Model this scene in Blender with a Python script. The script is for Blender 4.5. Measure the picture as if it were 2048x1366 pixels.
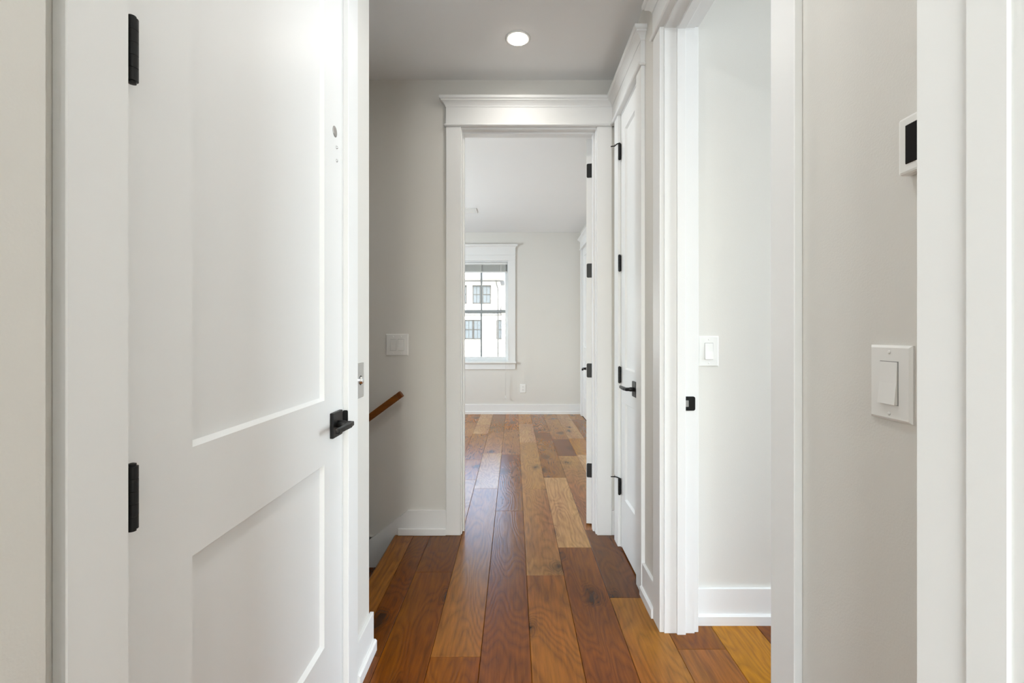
import bpy, bmesh, math, random
from mathutils import Vector, Matrix
random.seed(7)
SC = bpy.context.scene
for o in list(bpy.data.objects):
    bpy.data.objects.remove(o)
COL = SC.collection
R = math.radians

# ------------------------------------------------------------------ camera, world, sun, lights, exposure
CAMZ = 1.205
cam = bpy.data.cameras.new('camera'); cam_o = bpy.data.objects.new('camera', cam); COL.objects.link(cam_o)
cam.sensor_fit = 'HORIZONTAL'; cam.sensor_width = 36.0; cam.lens = 16.0
cam_o.location = (0, 0, CAMZ); cam_o.rotation_euler = (R(90), 0, 0)
cam.shift_x = -4 / 2048; cam.shift_y = -15 / 2048
cam.clip_start = 0.02; cam.clip_end = 400
SC.camera = cam_o

world = bpy.data.worlds.new('sky'); SC.world = world; world.use_nodes = True
wn = world.node_tree.nodes; wl = world.node_tree.links; wn.clear()
sky = wn.new('ShaderNodeTexSky'); sky.sky_type = 'NISHITA'; sky.sun_disc = False
sky.sun_elevation = R(42); sky.sun_rotation = R(170); sky.air_density = 1.2; sky.dust_density = 3.0
bg = wn.new('ShaderNodeBackground'); bg.inputs['Strength'].default_value = 1.4
wo = wn.new('ShaderNodeOutputWorld'); wl.new(sky.outputs[0], bg.inputs[0]); wl.new(bg.outputs[0], wo.inputs[0])

def light(name, kind, loc, rot, energy, color, **kw):
    l = bpy.data.lights.new(name, kind); l.energy = energy; l.color = color
    for k, v in kw.items(): setattr(l, k, v)
    o = bpy.data.objects.new(name, l); COL.objects.link(o); o.location = loc; o.rotation_euler = rot
    return o
light('sun', 'SUN', (0, -10, 20), (R(50), 0, R(-14)), 9.5, (1, .96, .9), angle=R(.6))
DAY = (.82, .925, 1.0)
# side-room window daylight; far-room and near-room lamps are added unseen fill
light('far_room_added_fill', 'AREA', (-3.22, 4.9, 1.55), (0, R(-90), 0), 86, DAY, shape='RECTANGLE', size=1.5, size_y=.8)
light('daylight_side_room_window', 'AREA', (4.22, .6, 1.55), (0, R(90), 0), 100, DAY, shape='RECTANGLE', size=1.5, size_y=1.4)
light('near_room_added_fill', 'AREA', (-.6, -2.52, 1.55), (R(90), 0, 0), 50, DAY, shape='RECTANGLE', size=1.4, size_y=1.5)

cy = SC.cycles
cy.max_bounces = 6; cy.diffuse_bounces = 5; cy.glossy_bounces = 3; cy.transmission_bounces = 2; cy.transparent_max_bounces = 8
cy.use_adaptive_sampling = True; cy.adaptive_threshold = .06
cy.caustics_reflective = False; cy.caustics_refractive = False
vs = SC.view_settings
vs.view_transform = 'Standard'; vs.look = 'None'; vs.gamma = 1; vs.use_curve_mapping = False
vs.exposure = 0.33

# ------------------------------------------------------------------ materials
def nodes_of(m):
    m.use_nodes = True; nt = m.node_tree
    return nt, nt.nodes, nt.links, nt.nodes['Principled BSDF']
def paint(name, col, rough, spec=.5, bump=0.0, bscale=300, var=.02, metal=0.0):
    m = bpy.data.materials.new(name); nt, N, L, b = nodes_of(m)
    tc = N.new('ShaderNodeTexCoord')
    n1 = N.new('ShaderNodeTexNoise'); n1.inputs['Scale'].default_value = 3; n1.inputs['Detail'].default_value = 4
    L.new(tc.outputs['Object'], n1.inputs['Vector'])
    mx = N.new('ShaderNodeMix'); mx.data_type = 'RGBA'
    mx.inputs[6].default_value = (*[c * (1 - var) for c in col], 1); mx.inputs[7].default_value = (*[min(1, c * (1 + var)) for c in col], 1)
    L.new(n1.outputs['Fac'], mx.inputs[0]); L.new(mx.outputs[2], b.inputs['Base Color'])
    b.inputs['Roughness'].default_value = rough; b.inputs['Metallic'].default_value = metal
    b.inputs['Specular IOR Level'].default_value = spec
    if bump:
        n2 = N.new('ShaderNodeTexNoise'); n2.inputs['Scale'].default_value = bscale; n2.inputs['Detail'].default_value = 2
        L.new(tc.outputs['Object'], n2.inputs['Vector'])
        bp = N.new('ShaderNodeBump'); bp.inputs['Strength'].default_value = bump; bp.inputs['Distance'].default_value = .001
        L.new(n2.outputs['Fac'], bp.inputs['Height']); L.new(bp.outputs[0], b.inputs['Normal'])
    return m
WALL = paint('greige_wall_paint', (.70, .677, .632), .6, .3, .25, 260, .012)
CEIL = paint('white_ceiling_paint', (.87, .87, .865), .8, .2, .2, 200, .01)
TRIM = paint('white_satin_trim_paint', (.79, .785, .77), .40, .10, 0, 1, .006)
PLASTIC = paint('white_plastic', (.82, .81, .78), .35, .5, 0, 1, .005)
BLACK = paint('matte_black_metal', (.006, .0056, .0052), .42, .32, 0, 1, .1, 0)
STEEL = paint('brushed_steel', (.62, .61, .59), .32, .5, .1, 400, .05, .9)
GREYM = paint('dull_grey_metal', (.38, .36, .34), .45, .5, .2, 900, .2, .7)
CHROME = paint('polished_chrome', (.8, .8, .8), .12, .5, 0, 1, .01, 1.0)
SCREEN = paint('dark_screen', (.012, .011, .012), .12, .5, 0, 1, .1)
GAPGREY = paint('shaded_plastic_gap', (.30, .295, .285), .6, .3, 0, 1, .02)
SLOT = paint('dark_slot', (.05, .05, .05), .6, .3, 0, 1, .1)
BLIND = paint('white_blind_vinyl', (.72, .72, .70), .45, .4, 0, 1, .02)
SLATM = paint('backlit_shaded_slat', (.40, .41, .385), .5, .3, 0, 1, .05)  # slat colour darkened to imitate backlit shade
VINYL = paint('white_window_vinyl', (.74, .75, .75), .3, .5, 0, 1, .01)
MUNTIN = paint('grey_window_bar', (.30, .32, .32), .4, .5, 0, 1, .02)
SHINGLE = paint('pale_grey_shingle', (.17, .17, .175), .85, .2, .6, 12, .12)
DARKFR = paint('charcoal_window_frame', (.012, .0125, .013), .5, .4, 0, 1, .05)
HGLASS = paint('house_window_glass', (.052, .064, .075), .4, .2, 0, 1, .2)
GUTTER = paint('grey_gutter_metal', (.06, .06, .06), .5, .4, 0, 1, .05)
GROUND = paint('pale_concrete_ground', (.30, .31, .28), .9, .2, .4, 4, .1)

def siding():
    m = bpy.data.materials.new('white_lap_siding'); nt, N, L, b = nodes_of(m)
    tc = N.new('ShaderNodeTexCoord'); w = N.new('ShaderNodeTexWave'); w.wave_type = 'BANDS'; w.bands_direction = 'Z'; w.wave_profile = 'SAW'
    w.inputs['Scale'].default_value = 1.6; w.inputs['Distortion'].default_value = 0
    L.new(tc.outputs['Object'], w.inputs['Vector'])
    bp = N.new('ShaderNodeBump'); bp.inputs['Strength'].default_value = .6; bp.inputs['Distance'].default_value = .02; bp.invert = True
    L.new(w.outputs['Fac'], bp.inputs['Height']); L.new(bp.outputs[0], b.inputs['Normal'])
    b.inputs['Base Color'].default_value = (.82, .82, .81, 1); b.inputs['Roughness'].default_value = .6
    return m
SIDING = siding()

def glass():
    m = bpy.data.materials.new('clear_window_glass'); m.use_nodes = True; nt = m.node_tree; N = nt.nodes; L = nt.links; N.clear()
    t = N.new('ShaderNodeBsdfTransparent'); t.inputs[0].default_value = (.95, .97, .97, 1)
    g = N.new('ShaderNodeBsdfGlossy'); g.inputs['Roughness'].default_value = .02
    f = N.new('ShaderNodeFresnel'); f.inputs[0].default_value = 1.45
    mx = N.new('ShaderNodeMixShader'); o = N.new('ShaderNodeOutputMaterial')
    L.new(f.outputs[0], mx.inputs[0]); L.new(t.outputs[0], mx.inputs[1]); L.new(g.outputs[0], mx.inputs[2]); L.new(mx.outputs[0], o.inputs[0])
    return m
GLASS = glass()

def lens_mat():
    m = bpy.data.materials.new('glowing_lamp_lens'); nt, N, L, b = nodes_of(m)
    n = N.new('ShaderNodeTexNoise'); n.inputs['Scale'].default_value = 14
    mx = N.new('ShaderNodeMix'); mx.data_type = 'RGBA'; mx.inputs[6].default_value = (1, .95, .86, 1); mx.inputs[7].default_value = (1, .97, .9, 1)
    L.new(n.outputs['Fac'], mx.inputs[0]); L.new(mx.outputs[2], b.inputs['Emission Color'])
    b.inputs['Emission Strength'].default_value = 14
    return m
LENS = lens_mat()

def wood(name, rough=.3, use_obj_color=True, base=(.2, .08, .03), grain_axis='Y'):
    m = bpy.data.materials.new(name); nt, N, L, b = nodes_of(m)
    def node(t, **kw):
        n = N.new(t)
        for k, v in kw.items(): setattr(n, k, v)
        return n
    def math_(op, a, c=None, clamp=False):
        n = node('ShaderNodeMath', operation=op, use_clamp=clamp)
        for i, v in enumerate((a, c)):
            if v is None: continue
            if hasattr(v, 'links'): L.new(v, n.inputs[i])
            else: n.inputs[i].default_value = v
        return n.outputs[0]
    tc = node('ShaderNodeTexCoord'); oi = node('ShaderNodeObjectInfo')
    off = node('ShaderNodeVectorMath', operation='SCALE'); off.inputs[0].default_value = (17.3, 31.7, 5.1); L.new(oi.outputs['Random'], off.inputs['Scale'])
    add = node('ShaderNodeVectorMath', operation='ADD'); L.new(tc.outputs['Object'], add.inputs[0]); L.new(off.outputs[0], add.inputs[1])
    def mapped(s):
        mp = node('ShaderNodeMapping'); mp.inputs['Scale'].default_value = s; L.new(add.outputs[0], mp.inputs['Vector']); return mp.outputs[0]
    def noise(vec, scale, detail=3, rough_=.55, dist=0.0):
        n = node('ShaderNodeTexNoise'); n.inputs['Scale'].default_value = scale; n.inputs['Detail'].default_value = detail
        n.inputs['Roughness'].default_value = rough_; n.inputs['Distortion'].default_value = dist; L.new(vec, n.inputs['Vector']); return n.outputs['Fac']
    def ramp(v, lo, hi):
        n = node('ShaderNodeMapRange', interpolation_type='SMOOTHSTEP'); L.new(v, n.inputs['Value'])
        n.inputs['From Min'].default_value = lo; n.inputs['From Max'].default_value = hi; return n.outputs[0]
    stretch = {'Y': (1, .07, 1), 'X': (.07, 1, 1)}[grain_axis]
    mid = {'Y': (1, .22, 1), 'X': (.22, 1, 1)}[grain_axis]
    field = noise(mapped(mid), 3.6, 2.5, .5, .25)                        # growth rings seen as cathedral figures
    fine = noise(mapped(stretch), 95, 4, .65)
    broad = noise(mapped(mid), 2.3, 3, .5, .4)
    # knots
    vo = node('ShaderNodeTexVoronoi', voronoi_dimensions='2D'); vo.inputs['Scale'].default_value = 3.4; vo.inputs['Randomness'].default_value = 1.0
    warp = node('ShaderNodeVectorMath', operation='ADD')
    nz = node('ShaderNodeTexNoise'); nz.inputs['Scale'].default_value = 9; L.new(mapped((1, .5, 1)), nz.inputs['Vector'])
    sc = node('ShaderNodeVectorMath', operation='SCALE'); sc.inputs['Scale'].default_value = .10; L.new(nz.outputs['Color'], sc.inputs[0])
    L.new(mapped((1, .55, 0) if grain_axis == 'Y' else (.55, 1, 0)), warp.inputs[0]); L.new(sc.outputs[0], warp.inputs[1]); L.new(warp.outputs[0], vo.inputs['Vector'])
    sep = node('ShaderNodeSeparateColor'); L.new(vo.outputs['Color'], sep.inputs[0])
    present = ramp(sep.outputs[0], .44, .52)
    knot = math_('MULTIPLY', math_('SUBTRACT', 1.0, ramp(vo.outputs['Distance'], .05, .22)), present)
    core = math_('MULTIPLY', math_('SUBTRACT', 1.0, ramp(vo.outputs['Distance'], .02, .075)), present)
    rings = math_('PINGPONG', math_('ADD', math_('MULTIPLY', field, 30), math_('MULTIPLY', knot, 3.0)), .5)
    rings = math_('POWER', math_('MULTIPLY', rings, 2.0), .6)
    # tone
    tone = math_('ADD', math_('MULTIPLY', rings, .36), math_('MULTIPLY', fine, 1.15))
    tone = math_('ADD', tone, math_('MULTIPLY', broad, 1.0))
    tone = math_('SUBTRACT', tone, .32)
    tone = math_('SUBTRACT', tone, math_('MULTIPLY', knot, .42))
    tone = math_('SUBTRACT', tone, math_('MULTIPLY', core, .32))
    tone = math_('MAXIMUM', tone, .12)
    col = node('ShaderNodeVectorMath', operation='SCALE')
    if use_obj_color: L.new(oi.outputs['Color'], col.inputs[0])
    else: col.inputs[0].default_value = base
    L.new(tone, col.inputs['Scale'])
    hs = node('ShaderNodeHueSaturation'); L.new(col.outputs[0], hs.inputs['Color'])
    hv = node('ShaderNodeMapRange'); L.new(broad, hv.inputs['Value']); hv.inputs['From Min'].default_value = .3; hv.inputs['From Max'].default_value = .7
    hv.inputs['To Min'].default_value = .488; hv.inputs['To Max'].default_value = .512; L.new(hv.outputs[0], hs.inputs['Hue']); hs.inputs['Saturation'].default_value = 1.12
    L.new(hs.outputs[0], b.inputs['Base Color'])
    rr = node('ShaderNodeMapRange'); L.new(fine, rr.inputs['Value']); rr.inputs['To Min'].default_value = rough + .04; rr.inputs['To Max'].default_value = rough - .03
    L.new(rr.outputs[0], b.inputs['Roughness'])
    b.inputs['Specular IOR Level'].default_value = .36
    h = math_('ADD', math_('MULTIPLY', rings, .9), 0.0)
    bp = node('ShaderNodeBump'); bp.inputs['Strength'].default_value = .22; bp.inputs['Distance'].default_value = .0012
    L.new(h, bp.inputs['Height']); L.new(bp.outputs[0], b.inputs['Normal'])
    return m
WOOD = wood('oiled_oak_plank', .25)
RAILWOOD = wood('stained_oak_rail', .4, False, (.17, .06, .02), 'X')
SUBFLOOR = paint('brown_subfloor', (.07, .035, .015), .8, .2, .2, 30, .2)

# ------------------------------------------------------------------ geometry helpers
def finish(name, bm, mat, parent=None, smooth=False, loc=None):
    bmesh.ops.recalc_face_normals(bm, faces=bm.faces[:])
    me = bpy.data.meshes.new(name); bm.to_mesh(me); bm.free()
    if smooth:
        for p in me.polygons: p.use_smooth = True
    me.materials.append(mat)
    o = bpy.data.objects.new(name, me); COL.objects.link(o)
    if parent: o.parent = parent
    if loc: o.location = loc
    return o
def box_bm(x0, x1, y0, y1, z0, z1, bevel=0, seg=1):
    bm = bmesh.new()
    bmesh.ops.create_cube(bm, size=1, matrix=Matrix.Translation(((x0 + x1) / 2, (y0 + y1) / 2, (z0 + z1) / 2)) @ Matrix.Diagonal((x1 - x0, y1 - y0, z1 - z0, 1)))
    if bevel: bmesh.ops.bevel(bm, geom=bm.edges[:], offset=bevel, segments=seg, affect='EDGES', profile=.5)
    return bm
def box(name, b, mat, parent=None, bevel=0, seg=1, loc=None):
    return finish(name, box_bm(*b, bevel, seg), mat, parent, False, loc)
def tag(o, label, cat, kind=None, group=None):
    o['label'] = label; o['category'] = cat
    if kind: o['kind'] = kind
    if group: o['group'] = group
    return o
def thing(name, label, cat, loc=(0, 0, 0), rot=0, kind=None, group=None):
    o = bpy.data.objects.new(name, None); COL.objects.link(o); o.empty_display_size = .05
    o.location = loc; o.rotation_euler = (0, 0, R(rot)); return tag(o, label, cat, kind, group)
def panel(name, L, H, T, mat, loc, rot=0, holes=(), z0=0.0, parent=None, horizontal=False):
    """solid panel with rectangular holes as one closed mesh: local x 0..L, y 0..T, z z0..H (horizontal: local x 0..L, y 0..H, z 0..T)"""
    us = sorted({0, L, *[h[0] for h in holes], *[h[1] for h in holes]}); vs_ = sorted({z0, H, *[h[2] for h in holes], *[h[3] for h in holes]})
    us = [u for u in us if 0 <= u <= L]; vs_ = [v for v in vs_ if z0 <= v <= H]
    def solid(i, j):
        if not (0 <= i < len(us) - 1 and 0 <= j < len(vs_) - 1): return False
        cu = (us[i] + us[i + 1]) / 2; cv = (vs_[j] + vs_[j + 1]) / 2
        return not any(h[0] < cu < h[1] and h[2] < cv < h[3] for h in holes)
    bm = bmesh.new(); V = {}
    def v(i, j, k):
        if (i, j, k) not in V:
            V[(i, j, k)] = bm.verts.new((us[i], vs_[j], k * T) if horizontal else (us[i], k * T, vs_[j]))
        return V[(i, j, k)]
    for i in range(len(us) - 1):
        for j in range(len(vs_) - 1):
            if not solid(i, j): continue
            for k in (0, 1): bm.faces.new([v(i, j, k), v(i + 1, j, k), v(i + 1, j + 1, k), v(i, j + 1, k)])
            for (di, dj, a, b_) in ((-1, 0, (0, 0), (0, 1)), (1, 0, (1, 0), (1, 1)), (0, -1, (0, 0), (1, 0)), (0, 1, (0, 1), (1, 1))):
                if not solid(i + di, j + dj):
                    p, q = (i + a[0], j + a[1]), (i + b_[0], j + b_[1])
                    bm.faces.new([v(*p, 0), v(*q, 0), v(*q, 1), v(*p, 1)])
    o = finish(name, bm, mat, parent); o.location = loc; o.rotation_euler = (0, 0, R(rot)); return o
def sweep(name, path, profile, mat, parent, start=None, end=None):
    """path: 2D points; profile: (offset, z); offset to the right-hand side of travel; mitred"""
    n = len(path); P = [Vector(p) for p in path]; m = []
    nor = []
    for i in range(n - 1):
        d = (P[i + 1] - P[i]).normalized(); nor.append(Vector((d.y, -d.x)))
    for i in range(n):
        if i == 0: mv = Vector(start) if start else nor[0]
        elif i == n - 1: mv = Vector(end) if end else nor[-1]
        else:
            a, b_ = nor[i - 1], nor[i]; mv = (a + b_) / (1 + a.dot(b_))
        m.append(mv)
    bm = bmesh.new(); rings = []
    for i in range(n):
        rings.append([bm.verts.new((P[i].x + m[i].x * o, P[i].y + m[i].y * o, z)) for o, z in profile])
    k = len(profile)
    for i in range(n - 1):
        for j in range(k):
            bm.faces.new([rings[i][j], rings[i][(j + 1) % k], rings[i + 1][(j + 1) % k], rings[i + 1][j]])
    bm.faces.new(rings[0]); bm.faces.new(rings[-1])
    return finish(name, bm, mat, parent)
def poly_extrude(name, pts, y0, y1, mat, parent=None, axes='xz'):
    bm = bmesh.new()
    f = (lambda p, y: (p[0], y, p[1])) if axes == 'xz' else ((lambda p, y: (p[0], p[1], y)) if axes == 'xy' else (lambda p, y: (y, p[0], p[1])))
    a = [bm.verts.new(f(p, y0)) for p in pts]; b_ = [bm.verts.new(f(p, y1)) for p in pts]
    bm.faces.new(a); bm.faces.new(b_)
    for i in range(len(pts)):
        j = (i + 1) % len(pts); bm.faces.new([a[i], a[j], b_[j], b_[i]])
    return finish(name, bm, mat, parent)
def lathe(name, prof, mat, parent, axis='Z', loc=(0, 0, 0), seg=24, smooth=True):
    bm = bmesh.new(); rings = []
    for r, h in prof:
        ring = []
        for s in range(seg):
            a = 2 * math.pi * s / seg; c, d = r * math.cos(a), r * math.sin(a)
            p = {'Z': (c, d, h), 'Y': (c, h, d), 'X': (h, c, d)}[axis]
            ring.append(bm.verts.new((p[0] + loc[0], p[1] + loc[1], p[2] + loc[2])))
        rings.append(ring)
    for a, b_ in zip(rings, rings[1:]):
        for s in range(seg): bm.faces.new([a[s], a[(s + 1) % seg], b_[(s + 1) % seg], b_[s]])
    bm.faces.new(rings[0]); bm.faces.new(rings[-1])
    o = finish(name, bm, mat, parent)
    if smooth:
        for p in o.data.polygons: p.use_smooth = len(p.vertices) == 4
    return o
def tube(name, pts, r, mat, parent, seg=10):
    bm = bmesh.new(); P = [Vector(p) for p in pts]; rings = []
    for i, p in enumerate(P):
        d = ((P[min(i + 1, len(P) - 1)] - P[max(i - 1, 0)])).normalized()
        u = d.orthogonal().normalized(); w = d.cross(u)
        if rings:
            u = (lastu - d * lastu.dot(d)).normalized(); w = d.cross(u)
        lastu = u
        rings.append([bm.verts.new(p + r * (math.cos(2 * math.pi * s / seg) * u + math.sin(2 * math.pi * s / seg) * w)) for s in range(seg)])
    for a, b_ in zip(rings, rings[1:]):
        for s in range(seg): bm.faces.new([a[s], a[(s + 1) % seg], b_[(s + 1) % seg], b_[s]])
    bm.faces.new(rings[0]); bm.faces.new(rings[-1])
    o = finish(name, bm, mat, parent)
    for p in o.data.polygons: p.use_smooth = len(p.vertices) == 4
    return o
def rounded_plate(name, w, h, t, r, mat, parent, cx=0, cz=0, y0=0, plane='xz', corners=(1, 1, 1, 1)):
    pts = []
    for q, (sx, sz) in enumerate(((1, 1), (-1, 1), (-1, -1), (1, -1))):
        if corners[q]:
            for k in range(6):
                a = R(90 * q + 18 * k); pts.append((cx + sx * (w / 2 - r) + r * math.cos(a), cz + sz * (h / 2 - r) + r * math.sin(a)))
        else: pts.append((cx + sx * w / 2, cz + sz * h / 2))
    return poly_extrude(name, pts, y0, y0 + t, mat, parent, plane)

# ------------------------------------------------------------------ dimensions of the hall
XL, XR = -.549, .606            # wall faces left and right
YE, YEB = 2.741, 2.858          # end wall, front and back face
YF = 6.86                       # far wall of the room beyond
XFR = 1.005                     # right wall of that room
ZC = 2.735                      # ceiling
DH = 2.438                      # door opening height
YN0, YN1 = .40, .512            # opening in the near cross wall
YLE = 1.723                     # end of the left wall, where the stairs begin
CT, CW, RV = .018, .088, .005   # casing thickness, width, reveal

# ------------------------------------------------------------------ floor planks
floor = panel('floor', 8.4, 9.8, .1, SUBFLOOR, (-4.2, -2.7, -.118), 0,
              holes=[(.05, 3.505, YLE + 2.7 - .0, YE + 2.7)], z0=0, horizontal=True)
tag(floor, 'wide plank oak floor of the hall and the rooms beside it', 'floor', 'structure')
PAL = {'dark': (.150, .050, .012), 'deep': (.115, .042, .018), 'red': (.19, .066, .018), 'mid': (.24, .098, .034), 'tan': (.31, .15, .065),
       'light': (.40, .225, .115), 'plum': (.185, .070, .024), 'gold': (.33, .128, .022)}
PW = .1875
def plank(x0, x1, y0, y1, tone):
    g = .0006; c = .0016; t = .014
    cx, cy = (x0 + x1) / 2, (y0 + y1) / 2; hx, hy = (x1 - x0) / 2 - g, (y1 - y0) / 2 - g
    bm = bmesh.new(); r = []
    for z, i in ((-t, 0), (-c, 0), (0, c)):
        r.append([bm.verts.new((sx * (hx - i), sy * (hy - i), z)) for sx, sy in ((-1, -1), (1, -1), (1, 1), (-1, 1))])
    bm.faces.new(r[0]); bm.faces.new(r[2])
    for a, b_ in zip(r, r[1:]):
        for s in range(4): bm.faces.new([a[s], a[(s + 1) % 4], b_[(s + 1) % 4], b_[s]])
    o = finish('plank', bm, WOOD, floor, False, (cx + 4.2, cy + 2.7, .118))
    k = random.uniform(.92, 1.08); c_ = PAL[tone]; o.color = (c_[0] * k, c_[1] * k, c_[2] * k, 1)
    return o
XS = [-.3125 + PW * i for i in range(-7, 12)]
def column(x0, x1, joints, tones):
    for (a, b_), t in zip(zip(joints, joints[1:]), tones): plank(x0, x1, a, b_, t)
far_t = ['tan', 'light', 'mid', 'tan', 'plum', 'light', 'tan', 'gold']
def fill(y0, y1, lo=.5, hi=1.5):
    js = [y0]
    while js[-1] < y1 - .45: js.append(min(y1, js[-1] + random.uniform(lo, hi)))
    if js[-1] < y1: js[-1] = y1
    return js
def pick(n): return [random.choice(far_t) for _ in range(n)]
# hall columns, joints as seen in the photograph, running on through the end doorway
column(-.60, -.50, [.2, YLE - 0.02, YE], ['dark', 'dark'])
column(-.50, -.3125, [.2, 2.304, YE], ['dark', 'dark'])
column(-.3125, -.125, [.2, 1.70, 3.55, 4.6, 5.6, YF], ['red', 'mid', 'light', 'tan', 'mid'])
column(-.125, .0625, [.2, 3.10, 4.55, 5.75, YF], ['plum', 'plum', 'tan', 'gold'])
column(.0625, .25, [.2, 2.275, 3.54, 5.05, 6.1, YF], ['mid', 'tan', 'tan', 'light', 'gold'])
column(.25, .4375, [.2, 2.57, 3.82, 5.55, YF], ['plum', 'light', 'plum', 'tan'])
column(.4375, .625, [.2, 2.08, 2.80, 4.5, 5.2, YF], ['mid', 'deep', 'tan', 'plum', 'tan'])
column(.625, .8125, [.1, 1.74, 1.905], ['mid', 'red'])
column(.8125, 1.0, [.1, 1.905], ['gold'])
for i in range(3):
    js = fill(.1, 1.905, .7, 1.3); column(1.0 + PW * i, 1.0 + PW * (i + 1), js, [['red', 'mid', 'dark'][i]] * (len(js) - 1))
for i in range(-6, 1):                                      # room beyond, left of the doorway
    x0 = -.3125 + PW * (i - 1); js = fill(YEB, YF); column(x0, x0 + PW, js, pick(len(js) - 1))
js = fill(YEB, YF); column(.625, .8125, js, pick(len(js) - 1))
js = fill(YEB, YF); column(.8125, 1.0, js, pick(len(js) - 1))

# ------------------------------------------------------------------ walls, ceiling
def struct(o, label, cat): return tag(o, label, cat, 'structure')
struct(panel('ceiling', 8.4, 9.8, .12, CEIL, (-4.2, -2.7, ZC), horizontal=True), 'flat white painted ceiling over the hall and rooms', 'ceiling')
struct(panel('wall_left', YLE - YN1, ZC, .12, WALL, (XL, YN1, 0), 90, [(.633 - YN1 - .018, 1.456 - YN1 + .018, 0, DH + .018)]),
       'greige hall wall on the left that holds the closed door', 'wall')
struct(panel('wall_right', YE + 2.5, ZC, .121, WALL, (XR, YE, 0), -90,
             [(YE - 2.575 - .018, YE - 2.198 + .018, 0, DH + .018), (YE - 1.833 - .018, YE - 1.048 + .018, 0, DH + .018)]),
       'greige hall wall on the right with the closet door and the open doorway', 'wall')
struct(panel('wall_end', 5.2, ZC, YEB - YE, WALL, (-4.0, YE, 0), 0, [(4 - .314 - .018, 4 + .493 + .018, -.06, DH + .018)], z0=-2.6),
       'greige wall across the end of the hall around the white doorway', 'wall')
struct(panel('wall_far', 4.4, ZC, .14, WALL, (-3.3, YF, 0), 0, [(3.3 - .919, 3.3 - .075, .785, 2.31), (3.3 - 1.98, 3.3 - 1.136, .785, 2.31)]), 'pale grey far wall of the empty room with the window', 'wall')
struct(panel('wall_far_right', YF - YEB, ZC, .12, WALL, (XFR, YF, 0), -90, [(YF - 6.68 - .018, YF - 5.92 + .018, 0, DH + .018)]), 'right wall of the empty room beyond the doorway', 'wall')
struct(panel('wall_far_left', YF - YEB, ZC, .12, WALL, (-3.2, YEB, 0), 90, [(4.9 - YEB - .42, 4.9 - YEB + .42, .785, 2.31)]), 'left wall of the empty room, hidden by the end wall', 'wall')
struct(panel('wall_side_far', 3.5, ZC, .1, WALL, (XR + .121, 1.905, 0), 0), 'bright wall with light switch seen through the right doorway', 'wall')
struct(panel('wall_side_right', 4.4, ZC, .12, WALL, (4.2, 1.905, 0), -90, [(1.905 - .6 - .72, 1.905 - .6 + .72, .785, 2.31)]), 'outer wall of the side room, out of view', 'wall')
struct(panel('wall_near', 2.4, ZC, YN1 - YN0, WALL, (-1.8, YN0, 0), 0, [(1.8 - .527, 1.8 + .4516 + .018, 0, DH + .018)]), 'cross wall edge nearest the viewer at both sides of the picture', 'wall')
struct(panel('wall_near_left', YN0 + 2.5, ZC, .12, WALL, (-1.8, -2.5, 0), 90), 'left wall of the room behind the viewer', 'wall')
struct(panel('wall_back', 6.1, ZC, .12, WALL, (4.2, -2.5, 0), 180, [(4.8 - .77, 4.8 + .77, .785, 2.31)]), 'back wall behind the viewer, out of view', 'wall')
struct(panel('wall_stair_near', 3.35, ZC, .1, WALL, (XL - .12, YLE, 0), 180, z0=-2.6), 'stairwell wall on the near side, hidden behind the left wall', 'wall')
struct(panel('wall_stair_end', 1.1, ZC, .1, WALL, (-4.0, YLE - .05, 0), 90, z0=-2.6), 'wall at the bottom end of the stairs, out of view', 'wall')
struct(panel('wall_light_block', 1.2, ZC, .1, WALL, (-1.9, YN1 - .05, 0), 90), 'added unseen wall behind the closed door, blocks light leaks', 'wall')  # added only to keep outside light from leaking past the closed door
struct(box('floor_lower', (-4.0, XL - .12, YLE, YE, -2.7, -2.6), SUBFLOOR), 'landing floor at the bottom of the stairs', 'floor')

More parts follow.
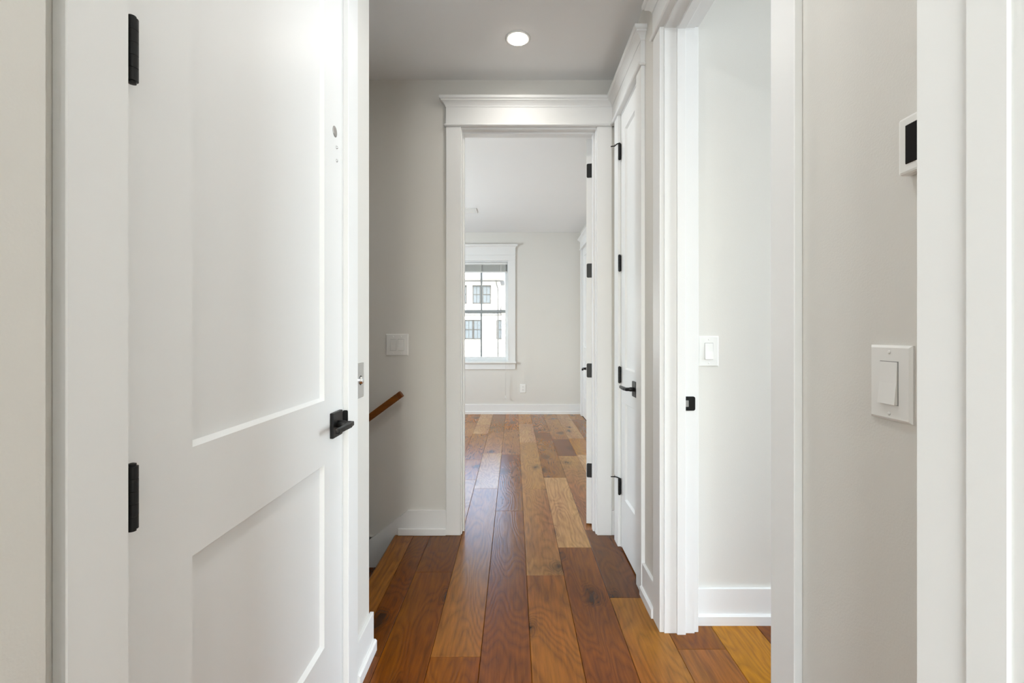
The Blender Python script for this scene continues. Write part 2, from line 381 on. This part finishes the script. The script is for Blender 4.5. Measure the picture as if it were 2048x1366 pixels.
# ------------------------------------------------------------------ door casings
BEADP = [(0, 0), (.006, 0), (.010, .003), (.012, .006), (.010, .010), (.006, .013), (0, .013)]
CROWNP = [(0, 0), (.003, 0), (.003, .006), (.006, .011), (.012, .019), (.020, .026), (.027, .030), (.027, .036), (.031, .037), (.036, .041), (.036, .055), (0, .055)]
ZB = DH + .009
def casing(name, label, loc, rot, W, T, xl=None, xr=None, ml=None, mr=None, stop_y=None, legs=(1, 1), jambs=True, back=False, wl_=CW, wr=CW):
    t = thing(name, label, 'door casing', loc, rot, 'structure')
    l0 = -RV - wl_; r0 = W + RV + wr
    box('casing_leg', (l0, -RV, -CT, 0, 0, ZB), TRIM, t, .0015)
    box('casing_leg', (W + RV, r0, -CT, 0, 0, ZB), TRIM, t, .0015)
    a = l0 if xl is None else xl; b_ = r0 if xr is None else xr
    def path(y):
        p = []
        if ml is None: p.append((a, 0))
        p.append((a, y)); p.append((b_, y))
        if mr is None: p.append((b_, 0))
        return p
    y = -.02
    sweep('bead', path(y), [(o, ZB + z) for o, z in BEADP], TRIM, t, ml, mr)
    box('frieze', (a, b_, y, 0, ZB + .0, ZB + .117), TRIM, t)
    sweep('crown', path(y), [(o, ZB + .115 + z) for o, z in CROWNP], TRIM, t, ml, mr)
    if back:
        box('casing_leg', (l0, -RV, T, T + CT, 0, ZB), TRIM, t, .0015); box('casing_leg', (W + RV, r0, T, T + CT, 0, ZB), TRIM, t, .0015)
        box('frieze', (l0, r0, T, T + .02, ZB, ZB + .117), TRIM, t)
        sweep('crown', [(r0, T), (r0, T + .02), (l0, T + .02), (l0, T)], [(o, ZB + .115 + z) for o, z in CROWNP], TRIM, t)
    if jambs:
        box('jamb', (-.018, 0, 0, T, 0, DH), TRIM, t); box('jamb', (W, W + .018, 0, T, 0, DH), TRIM, t)
        box('jamb_head', (-.018, W + .018, 0, T, DH, DH + .018), TRIM, t)
        if stop_y:
            s0, s1 = stop_y
            box('door_stop', (0, .011, s0, s1, 0, DH), TRIM, t, .001); box('door_stop', (W - .011, W, s0, s1, 0, DH), TRIM, t, .001)
            box('door_stop', (.011, W - .011, s0, s1, DH - .011, DH), TRIM, t, .001)
    return t
tr1 = casing('trim_1', 'white casing around the closed door on the left', (XL, .633, 0), 90, .823, .12, stop_y=(.038, .075))
tr2 = casing('trim_2', 'white doorway casing with crown across the end of the hall', (-.314, YE, 0), 0, .807, YEB - YE, xr=.586 + .314, mr=(-1, -1), stop_y=(.04, .078), back=True)
tr3 = casing('trim_3', 'white casing around the narrow closet door on the right', (XR, 2.575, 0), -90, .377, .121, xl=-(YE - .02 - 2.575), ml=(1, -1), stop_y=(.038, .075))
tr4 = casing('trim_4', 'white casing around the open doorway on the right', (XR, 1.833, 0), -90, .785, .121, stop_y=(.048, .082), back=True)
tr5 = casing('trim_5', 'white casing with crown at the far right corner of the empty room', (XFR, 6.68, 0), -90, .76, .12, stop_y=(.038, .075))
nj = thing('trim_6', 'white jamb edge nearest the viewer at the right border', 'door jamb', (.4516, YN0, 0), 0, 'structure')
box('jamb', (0, .018, -.01, YN1 - YN0, 0, DH), TRIM, nj, .002)
box('door_stop', (-.004, .0, .012, .052, 0, DH), TRIM, nj, .0015)
box('jamb_head', (-.97, .018, -.01, YN1 - YN0, DH, DH + .018), TRIM, nj)
# strike plate on the far jamb of the right doorway, strike lip beside the left door handle
sp = rounded_plate('strike_plate', .050, .057, .003, .008, BLACK, tr4, cx=.098, cz=.925, y0=0.0, plane='yz')
rounded_plate('latch_hole', .012, .026, .0012, .002, STEEL, tr4, cx=.090, cz=.925, y0=.003, plane='yz')
rounded_plate('strike_lip', .016, .056, .003, .005, BLACK, tr1, cx=-.009, cz=.933, y0=.823 - .0005, plane='yz')

# ------------------------------------------------------------------ doors
def add_rect_ring(bm, x0, x1, z0, z1, y): return [bm.verts.new(p) for p in ((x0, y, z0), (x1, y, z0), (x1, y, z1), (x0, y, z1))]
def slab_bm(W, z0, z1, t, panels, d=.011, s=.008):
    bm = bmesh.new()
    for side in (0, 1):
        yf = 0 if side == 0 else t; sg = 1 if side == 0 else -1
        us = [0, panels[0][0], panels[0][1], W]; zs = sorted({z0, z1, *[p[2] for p in panels], *[p[3] for p in panels]})
        V = {(i, j): bm.verts.new((us[i], yf, zs[j])) for i in range(4) for j in range(len(zs))}
        for i in range(3):
            for j in range(len(zs) - 1):
                q = [V[i, j], V[i + 1, j], V[i + 1, j + 1], V[i, j + 1]]
                if i == 1 and any(abs(zs[j] - p[2]) < 1e-6 for p in panels):
                    inn = add_rect_ring(bm, us[1] + s, us[2] - s, zs[j] + s, zs[j + 1] - s, yf + sg * d)
                    for k in range(4): bm.faces.new([q[k], q[(k + 1) % 4], inn[(k + 1) % 4], inn[k]])
                    bm.faces.new(inn)
                else: bm.faces.new(q)
        if side == 0: V0 = V
    nz = len(zs)
    loop = [(i, 0) for i in range(3)] + [(3, j) for j in range(nz - 1)] + [(i, nz - 1) for i in range(3, 0, -1)] + [(0, j) for j in range(nz - 1, 0, -1)]
    for a, b_ in zip(loop, loop[1:] + loop[:1]): bm.faces.new([V0[a], V0[b_], V[b_], V[a]])
    return bm
HINGE_Z = (.345, .975, 1.605, 2.235)
def hinge(parent, z, t):
    prof = []; h = .089; n = 5; r = .0074
    prof += [(.002, -h / 2 - .004), (.005, -h / 2 - .003), (.005, -h / 2)]
    for k in range(n):
        a = -h / 2 + h * k / n; b_ = -h / 2 + h * (k + 1) / n
        prof += [(r, a + .0006), (r, b_ - .0006)]
        if k < n - 1: prof += [(r - .0006, b_ - .0003), (r - .0006, b_ + .0003)]
    prof += [(.005, h / 2), (.005, h / 2 + .003), (.002, h / 2 + .004)]
    o = lathe('hinge', prof, BLACK, parent, 'Z', (.005, -.0112, z), 20, False)
    rounded_plate('hinge_leaf', .043, .089, .0012, .008, BLACK, o, cx=.0115, cz=z, y0=-.0013, plane='yz', corners=(1, 0, 0, 1))
    return o
def lever(parent, x, z, side=-1, t=.035):
    y0 = 0 if side < 0 else t
    s = side
    def yy(a, b_): return (min(y0 + s * a, y0 + s * b_), max(y0 + s * a, y0 + s * b_))
    ha = box('handle', (x - .037, x + .037, *yy(0, .011), z - .038, z + .038), BLACK, parent, .0015)
    lathe('neck', [(.011, y0), (.011, y0 + s * .030), (.009, y0 + s * .034), (.009, y0 + s * .050)], BLACK, ha, 'Y', (x, 0, z), 16)
    # lever arm: flat tapered bar pointing to the hinge side
    pts = [(x + .012, y0 + s * .040), (x + .012, y0 + s * .056), (x - .02, y0 + s * .060), (x - .112, y0 + s * .058), (x - .114, y0 + s * .046), (x - .02, y0 + s * .046)]
    bm = bmesh.new(); a = [bm.verts.new((p[0], p[1], z - .0068)) for i, p in enumerate(pts)]
    c = [bm.verts.new((p[0], p[1], z + .0068)) for p in pts]; bm.faces.new(a); bm.faces.new(c)
    for i in range(6): bm.faces.new([a[i], a[(i + 1) % 6], c[(i + 1) % 6], c[i]])
    bmesh.ops.bevel(bm, geom=bm.edges[:], offset=.0025, segments=2, affect='EDGES', profile=.5)
    finish('lever', bm, BLACK, ha); return ha
def door(name, label, loc, rot, W, panel_x, back_handle=False, t=.035, front_handle=True, hinges=True):
    d = thing(name, label, 'door', loc, rot, 'structure')
    finish('door_slab', slab_bm(W, .010, DH - .003, t, [(panel_x[0], panel_x[1], .296, .826), (panel_x[0], panel_x[1], 1.012, 2.33)]), TRIM, d)
    hs = [hinge(d, z, t) for z in HINGE_Z] if hinges else []
    if front_handle: lever(d, W - .060, .930)
    if back_handle: lever(d, W - .060, .930, 1)
    return d, hs
d1, h1 = door('door_1', 'closed white two panel door filling the left of the picture', (XL, .636, 0), 90, .817, (.141, .682))
lathe('round_disc', [(.002, -.0025), (.012, -.0025), (.0165, -.001), (.0165, 0)], GREYM, d1, 'Y', (.758, 0, 1.825), 24)
for z in (1.782, 1.741):
    s_ = lathe('screw', [(.0015, -.004), (.004, -.003), (.0055, 0)], CHROME, d1, 'Y', (.772, 0, z), 12)
d2, h2 = door('door_2', 'narrow white closet door with black lever beside the end doorway', (XR, 2.572, 0), -90, .371, (.085, .286))
for k, hh in ((0, h2[0]), (3, h2[3])):                       # hinge pin stops
    z = HINGE_Z[k] + .047
    tube('hinge_pin_stop', [(.005, -.0112, z), (-.010, -.022, z + .001), (-.030, -.030, z - .002), (-.034, -.052, z - .004)], .0032, BLACK, hh, 8)
    lathe('stop_bumper', [(.003, -.004), (.0075, -.003), (.0075, .003), (.003, .004)], GREYM, hh, 'Y', (-.038, -.030, z + .004 if k else z - .002), 12)
d3, h3 = door('door_3', 'white door swung open into the empty room, seen edge on', (.4915, YEB + .010, 0), 79, .801, (.13, .671), back_handle=True)
d4, h4 = door('door_4', 'white door in the far right corner of the empty room', (XFR, 6.677, 0), -90, .754, (.13, .624), front_handle=False, hinges=False)

# ------------------------------------------------------------------ baseboards
BH, BT, SH, ST = .146, .014, .042, .012
def baseboard(name, label, loc, rot, L, cap0=0, cap1=0):
    t = thing(name, label, 'baseboard', loc, rot, 'structure')
    box('board', (0, L, -BT, 0, 0, BH), TRIM, t, .0012)
    bm = bmesh.new(); pr = [(-BT, 0), (-BT - ST, 0), (-BT - ST, SH - .006), (-BT - ST + .006, SH), (-BT, SH)]
    a = [bm.verts.new((0, y, z)) for y, z in pr]; b_ = [bm.verts.new((L, y, z)) for y, z in pr]
    bm.faces.new(a); bm.faces.new(b_)
    for i in range(5): bm.faces.new([a[i], a[(i + 1) % 5], b_[(i + 1) % 5], b_[i]])
    finish('shoe_moulding', bm, TRIM, t); return t
y1c = .633 + .823 + RV + CW
baseboard('baseboard_left', 'short white baseboard at the end of the left wall', (XL, y1c, 0), 90, YLE - y1c + BT)
# level board and stair skirt on the end wall, one continuous board
sk = thing('baseboard_end', 'white baseboard on the end wall that slopes down beside the stairs', 'baseboard', (0, YE, 0), 0, 'structure')
XSK = -.637; sl = .76
poly_extrude('board', [(-.314 - RV - CW, 0), (-.314 - RV - CW, BH), (XSK, BH), (-3.2, BH - sl * (XSK + 3.2)), (-3.2, BH - sl * (XSK + 3.2) - .45), (-.9, -.42), (-.695, -.10), (-.695, 0)], -BT, 0, TRIM, sk)
box('shoe_moulding', (-.695, -.314 - RV - CW, -BT - ST, -BT, 0, SH), TRIM, sk, .003)
box('board_strip', (.588, .606, -BT, 0, 0, BH), TRIM, sk)
yb0, yb1 = 2.575 - .377 - RV - CW, 1.833 + RV + CW
baseboard('baseboard_right', 'short white baseboard between the closet door and the right doorway', (XR, yb0, 0), -90, yb0 - yb1)
baseboard('baseboard_side', 'white baseboard seen through the right doorway', (XR + .121, 1.905, 0), 0, 3.4)
baseboard('baseboard_far', 'white baseboard along the far wall under the window', (-3.2, YF, 0), 0, 3.2 + XFR)
baseboard('baseboard_near', 'white baseboard under the wall switch on the right', (XR, 1.048 - RV - CW, 0), -90, .40)

# ------------------------------------------------------------------ stairs
st = thing('staircase', 'dark oak stairs going down to the left beside the end wall', 'stairs', (-.70, YLE, 0), 0, 'structure')
ns = poly_extrude('nosing', [(.10, 0), (.10, -.026), (-.010, -.026), (-.017, -.021), (-.02, -.013), (-.017, -.005), (-.010, 0)], .002, YE - YLE - BT - ST * .0 - .001, WOOD, st); ns.color = (.24, .10, .032, 1)
ns.location = (0, 0, .001)
for i in range(1, 9):
    x1 = -.25 * (i - 1); z = -.19 * i
    rz = box('riser', (x1 - .012, x1, .002, YE - YLE - BT - .001, z, z + .19 - .028), TRIM, st)
    tr_ = box('tread', (x1 - .27, x1 - .012, .002, YE - YLE - BT - .001, z - .026, z), WOOD, st, .006, 2); tr_.color = (.13, .05, .02, 1)

# ------------------------------------------------------------------ handrail
hr = thing('handrail', 'brown wooden handrail sloping down the stairs on the end wall', 'handrail', (-.668, YE - .075, .848))
dirv = Vector((-1, 0, -.74)).normalized(); up = Vector((-.74, 0, 1)).normalized()
up = (Vector((0, 0, 1)) - dirv * dirv.z).normalized()
bm = bmesh.new(); sec = [(-.020, -.019), (.020, -.019), (.020, .010), (.013, .019), (-.013, .019), (-.020, .010)]
def ring_at(s): return [bm.verts.new(dirv * s + Vector((0, a, 0)) + up * b_) for a, b_ in sec]
r0, r1 = ring_at(.014), ring_at(2.7)
bm.faces.new(r0); bm.faces.new(r1)
for i in range(6): bm.faces.new([r0[i], r0[(i + 1) % 6], r1[(i + 1) % 6], r1[i]])
bmesh.ops.bevel(bm, geom=bm.edges[:], offset=.002, segments=1, affect='EDGES')
finish('rail', bm, RAILWOOD, hr)
bm = bmesh.new(); r0, r1 = ring_at(-.012), ring_at(.0138); bm.faces.new(r0); bm.faces.new(r1)
for i in range(6): bm.faces.new([r0[i], r0[(i + 1) % 6], r1[(i + 1) % 6], r1[i]])
bmesh.ops.bevel(bm, geom=bm.edges[:], offset=.003, segments=1, affect='EDGES')
finish('end_cap', bm, RAILWOOD, hr)
for s in (.45, 1.5):
    p = dirv * s; tube('bracket', [p - up * .018, p - up * .045 + Vector((0, .01, 0)), p - up * .06 + Vector((0, .055, 0)), p - up * .06 + Vector((0, .0745, 0))], .007, BLACK, hr)

# ------------------------------------------------------------------ switches, outlet, thermostat, plate
def plate_bm(w, h, t, i=.004):
    bm = bmesh.new(); r = []
    for y, k in ((0, 0), (-t * .45, 0), (-t, i)): r.append(add_rect_ring(bm, -w / 2 + k, w / 2 - k, -h / 2 + k, h / 2 - k, y))
    bm.faces.new(r[0]); bm.faces.new(r[2])
    for a, b_ in zip(r, r[1:]):
        for s in range(4): bm.faces.new([a[s], a[(s + 1) % 4], b_[(s + 1) % 4], b_[s]])
    return bm
def rocker(parent, cx, up_=True, t=.006, k=1.0):
    w, h = .0165 * k, .0335 * k
    fr = box('rocker_gap_shade', (cx - w - .0012, cx + w + .0012, -t - .0004, -t + .001, -h - .0012, h + .0012), GAPGREY, parent)  # grey rim, the shade of the gap put into its colour
    bm = bmesh.new(); a, b_ = (.006, .0012) if not up_ else (.0012, .006)   # bottom / top projection
    prof = [(-t + .0005, -h), (-t - a, -h), (-t - .0025, 0), (-t - b_, h), (-t + .0005, h)]
    A = [bm.verts.new((cx - w, y, z)) for y, z in prof]; B = [bm.verts.new((cx + w, y, z)) for y, z in prof]
    bm.faces.new(A); bm.faces.new(B)
    for i in range(5): bm.faces.new([A[i], A[(i + 1) % 5], B[(i + 1) % 5], B[i]])
    finish('rocker', bm, PLASTIC, parent)
    for z in (-.049, .049): lathe('screw', [(.001, -t - .0012), (.0025, -t - .001), (.0035, -t + .0003)], PLASTIC, parent, 'Y', (cx, 0, z * k), 10)
def switch(label, loc, rot, gangs, w, h=.124, ups=(False, False), k=1.0):
    t = thing('light_switch', label, 'light switch', loc, rot)
    finish('plate', plate_bm(w, h, .006), PLASTIC, t)
    for g in range(gangs): rocker(t, (g - (gangs - 1) / 2) * .046, ups[g], k=k)
    return t
switch('white double rocker switch on the end wall above the handrail', (-.703, YE, 1.140), 0, 2, .134, .130, (True, False))
switch('white single rocker switch on the bright wall inside the right doorway', (.0 + (1416.5 - 1028) / 910 * 1.905, 1.905, 1.133), 0, 1, .083, .127)
switch('large white rocker switch on the near right wall below the thermostat', (XR, .728, 1.127), -90, 1, .080, .120)
th = thing('thermostat', 'white thermostat with dark screen cut off by the near jamb', 'thermostat', (XR, .629, 1.4875), -90)
box('body', (-.066, .066, -.020, 0, -.043, .043), PLASTIC, th, .004, 2)
box('screen', (-.052, .040, -.0212, -.018, -.029, .029), SCREEN, th, .0008)
ou = thing('outlet', 'small white power outlet low on the far wall', 'outlet', ((1046 - 1028) / 910 * YF, YF, .384))
finish('plate', plate_bm(.088, .132, .006), PLASTIC, ou)
for z in (-.024, .024):
    so = rounded_plate('socket', .036, .032, .002, .008, PLASTIC, ou, 0, z, -.008)
    for x in (-.007, .007): box('slot', (x - .0016, x + .0016, -.0085, -.0079, z - .003, z + .007), SLOT, so)
mp = thing('metal_wall_plate', 'brushed metal plate with round button beside the left door', 'wall plate', (XL, 1.617, 1.040), 90)
box('plate', (-.038, .038, -.003, 0, -.062, .062), STEEL, mp, .0012)
lathe('button', [(.004, -.013), (.010, -.012), (.013, -.008), (.013, -.003), (.017, -.003)], CHROME, mp, 'Y', (.004, 0, 0), 20)

# ------------------------------------------------------------------ ceiling light and register
def downlight(label, loc, energy, color, group=None):
    t = thing('recessed_light', label, 'ceiling light', loc, 0, None, group)
    lathe('trim_ring', [(.049, -.0015), (.053, -.004), (.062, -.003), (.066, 0), (.049, 0)], PLASTIC, t, 'Z', (0, 0, 0), 40)
    lathe('lens', [(.0005, -.013), (.030, -.012), (.044, -.009), (.049, -.004), (.049, -.0002)], LENS, t, 'Z', (0, 0, 0), 40)
    l = bpy.data.lights.new('lamp_glow', 'AREA'); l.shape = 'DISK'; l.size = .098; l.energy = energy; l.color = color; l.spread = R(165)
    o = bpy.data.objects.new('lamp_glow', l); COL.objects.link(o); o.parent = t; o.location = (0, 0, -.016)
    return t
downlight('round glowing recessed light in the hall ceiling', (.020, 2.357, ZC), 2.3, (1, .965, .90))
downlight('recessed light over the near end of the hall, above the picture', (.02, .98, ZC), 4.8, (.96, .98, 1.0))
downlight('added unseen fill light in the ceiling behind the viewer', (0, -.9, ZC), 4, (.96, .98, 1.0))  # added fixture, fills the hall with light from behind the viewer
rg = thing('ceiling_register', 'white ceiling vent half hidden by the end doorway', 'vent', (-.62, 5.64, ZC))
box('frame', (-.16, .16, -.11, .11, -.006, 0), PLASTIC, rg, .002)
for i in range(7): box('louver', (-.135, .135, -.086 + i * .027, -.074 + i * .027, -.009, -.005), PLASTIC, rg)

# ------------------------------------------------------------------ window
def window(name, label, loc, rot, W, z0, z1, T, with_casing=True, full=True):
    w = thing(name, label, 'window', loc, rot, 'structure'); h = W / 2; zm = (z0 + z1) / 2
    fy0, fy1 = T * .35, T * .95
    for n_, b_ in (('frame_side', (-h, -h + .022, 0, T, z0, z1)), ('frame_side', (h - .022, h, 0, T, z0, z1)), ('frame_head', (-h + .022, h - .022, 0, T, z1 - .022, z1)), ('frame_sill', (-h + .022, h - .022, 0, T, z0, z0 + .024))):
        box(n_, b_, VINYL, w, .001)
    def sash(nm, y, a, b_):
        s = thing(nm, None, None); del s['label']; del s['category']; s.parent = w
        sw = .036; x0, x1 = -h + .022, h - .022
        box('stile', (x0, x0 + sw, y, y + .03, a, b_), VINYL, s, .002); box('stile', (x1 - sw, x1, y, y + .03, a, b_), VINYL, s, .002)
        box('rail', (x0 + sw, x1 - sw, y, y + .03, a, a + .05), VINYL if nm == 'lower_sash' else MUNTIN, s, .002); box('rail', (x0 + sw, x1 - sw, y, y + .03, b_ - .046, b_), MUNTIN if nm == 'lower_sash' else VINYL, s, .002)
        box('muntin', (-.014, .014, y + .006, y + .024, a + .05, b_ - .046), MUNTIN, s)
        box('pane', (x0 + sw, x1 - sw, y + .013, y + .017, a + .05, b_ - .046), GLASS, s)
    sash('lower_sash', fy0, z0 + .024, zm + .024); sash('upper_sash', fy0 + .034, zm - .03, z1 - .022)
    if with_casing:
        c = .096
        box('casing_leg', (-h - c, -h + .012, -CT, 0, z0, z1 + .0), TRIM, w, .0015); box('casing_leg', (h - .012, h + c, -CT, 0, z0, z1), TRIM, w, .0015)
        box('frieze', (-h - c, h + c, -.02, 0, z1, z1 + .185), TRIM, w)
        box('head_lip', (-h - c - .006, h + c + .006, -.026, 0, z1 + .075, z1 + .085), TRIM, w, .002)
        sweep('crown', [(-h - c, 0), (-h - c, -.02), (h + c, -.02), (h + c, 0)], [(o, z1 + .185 + z) for o, z in CROWNP], TRIM, w)
        box('stool', (-h - c - .012, h + c + .012, -.045, T * .35, z0 - .022, z0 + .004), TRIM, w, .004, 2)
        box('apron', (-h - c, h + c, -.016, 0, z0 - .112, z0 - .022), TRIM, w, .0015)
    return w
WC, WW = -.497, .844
window('window_1', 'white double hung window in the far wall, right half showing', (WC, YF, 0), 0, WW, .785, 2.31, .14)
window('window_2', 'second window in the far wall, hidden by the end wall', (-1.558, YF, 0), 0, .844, .785, 2.31, .14)
window('added_window_3', 'added unseen window in the left wall of the empty room, for fill light', (-3.2, 4.9, 0), 90, .84, .785, 2.31, .12)  # opening added to go with the far-room fill lamp
window('window_4', 'window of the side room, out of view', (4.2, .6, 0), -90, 1.44, .785, 2.31, .12)
window('added_window_5', 'added unseen window behind the viewer, for fill light', (-.6, -2.5, 0), 180, 1.54, .785, 2.31, .12)  # added opening that carries the near-room fill lamp
# raised blind
bl = thing('window_blind', 'white slatted blind pulled up to the top of the far window', 'blind', (WC, YF + .022, 2.285))
bw = WW / 2 - .026
box('head_rail', (-bw, bw, -.018, .018, -.035, 0), BLIND, bl, .002)
for i in range(13): box('slat', (-bw + .004, bw - .004, -.018 + random.uniform(-.002, .002), .018, -.0425 - i * .0075, -.0395 - i * .0075), SLATM, bl)
box('bottom_rail', (-bw, bw, -.018, .018, -.152, -.135), BLIND, bl, .003)
for x in (-.3, 0, .3): box('ladder_tape', (x - .003, x + .003, -.0215, -.0195, -.150, -.02), BLIND, bl)
tube('lift_cord', [(bw - .03, -.028, -.02), (bw - .028, -.05, -.3), (bw - .026, -.072, -1.4), (bw - .026, -.074, -2.0)], .0022, BLIND, bl, 6)
lathe('cord_tassel', [(.003, -2.0), (.008, -2.03), (.010, -2.045), (.004, -2.05)], BLIND, bl, 'Z', (bw - .026, -.074, 0), 10)

# ------------------------------------------------------------------ outside
gr = box('ground', (-60, 60, 8.5, 120, -4.2, -4.0), GROUND); tag(gr, 'pale ground between the houses outside', 'ground', 'structure')
HY = 38.0; S = HY / 910
def hx(px): return (px - 1028) * S
def hz(py): return CAMZ + (668 - py) * S
ho = thing('house', 'white clapboard house with grey roof outside the window', 'house', (-8, HY, -4.0))
def hb(name, x0, x1, y0, y1, z0, z1, mat, parent=ho, bev=0): return box(name, (x0 + 8, x1 + 8, y0, y1, z0 + 4, z1 + 4), mat, parent, bev)
zt = hz(563); xr_ = hx(1000)
hb('wall', -16, xr_, 0, 8, -4, zt, SIDING)
poly_extrude('roof', [(-.5, zt + 4), (-.5, zt + 4.16), (4, zt + 4 + 2.6), (8.5, zt + 4.16), (8.5, zt + 4)], -8.5, xr_ + 8.35, SHINGLE, ho, 'yz')
hb('gutter', -16.4, xr_ + .3, -.62, -.48, zt + .02, zt + .16, GUTTER)
tube('downspout', [(hx(993) + 8, -.5, zt + 4.02), (hx(993) + 8, -.45, zt + 3.8), (hx(996) + 8, -.12, zt + 3.35), (hx(996) + 8, -.10, zt + 2.9), (hx(996) + 8, -.10, 0)], .06, GUTTER, ho, 8)
def hwin(px0, px1, py0, py1):
    x0, x1, z1, z0 = hx(px0), hx(px1), hz(py0), hz(py1)
    f = thing('house_window', None, None); del f['label']; del f['category']; f.parent = ho
    hb('pane', x0, x1, -.02, .02, z0, z1, HGLASS, f)
    w = .07; zm = (z0 + z1) / 2; xm = (x0 + x1) / 2
    hb('frame_bar', x0 - w, x0 + .02, -.05, 0, z0 - w, z1 + w, DARKFR, f); hb('frame_bar', x1 - .02, x1 + w, -.05, 0, z0 - w, z1 + w, DARKFR, f)
    hb('frame_bar', x0, x1, -.05, 0, z0 - w, z0 + .02, DARKFR, f); hb('frame_bar', x0, x1, -.05, 0, z1 - .02, z1 + w, DARKFR, f)
    hb('frame_bar', x0, x1, -.05, 0, zm - .03, zm + .03, DARKFR, f)
    hb('frame_bar', xm - .015, xm + .015, -.04, 0, z0, z1, DARKFR, f)
for a in ((946.6, 960, 572, 606), (966, 980.5, 572, 606), (930.6, 945, 641, 677), (948, 962, 641, 677), (994.5, 1008, 641, 677), (900, 914, 572, 606), (918, 932, 572, 606), (885, 900, 641, 677), (1030, 1044, 641, 677)): hwin(*a)
hb('lower_wall', xr_ - .02, xr_ + 9, .0, 6, -4, hz(628), SIDING)
hb('wing_wall', xr_, xr_ + 9, 3, 8, -4, zt + .1, SIDING)
poly_extrude('lower_roof', [(-.4, hz(628) + 4), (-.4, hz(628) + 4.14), (3.0, hz(600) + 4), (3.0, hz(628) + 4)], hx(1002) + 8, xr_ + 17.4, SHINGLE, ho, 'yz')
hb('band_board', -16, xr_ + 9, -.06, 0, hz(631.5), hz(628), GUTTER)
hb('base_ledge', hx(964), xr_ + .3, -.06, 0, hz(715), hz(713.4), GUTTER)
hb('wall_vent', hx(992), hx(998), -.08, 0, hz(695.5), hz(694), GUTTER)
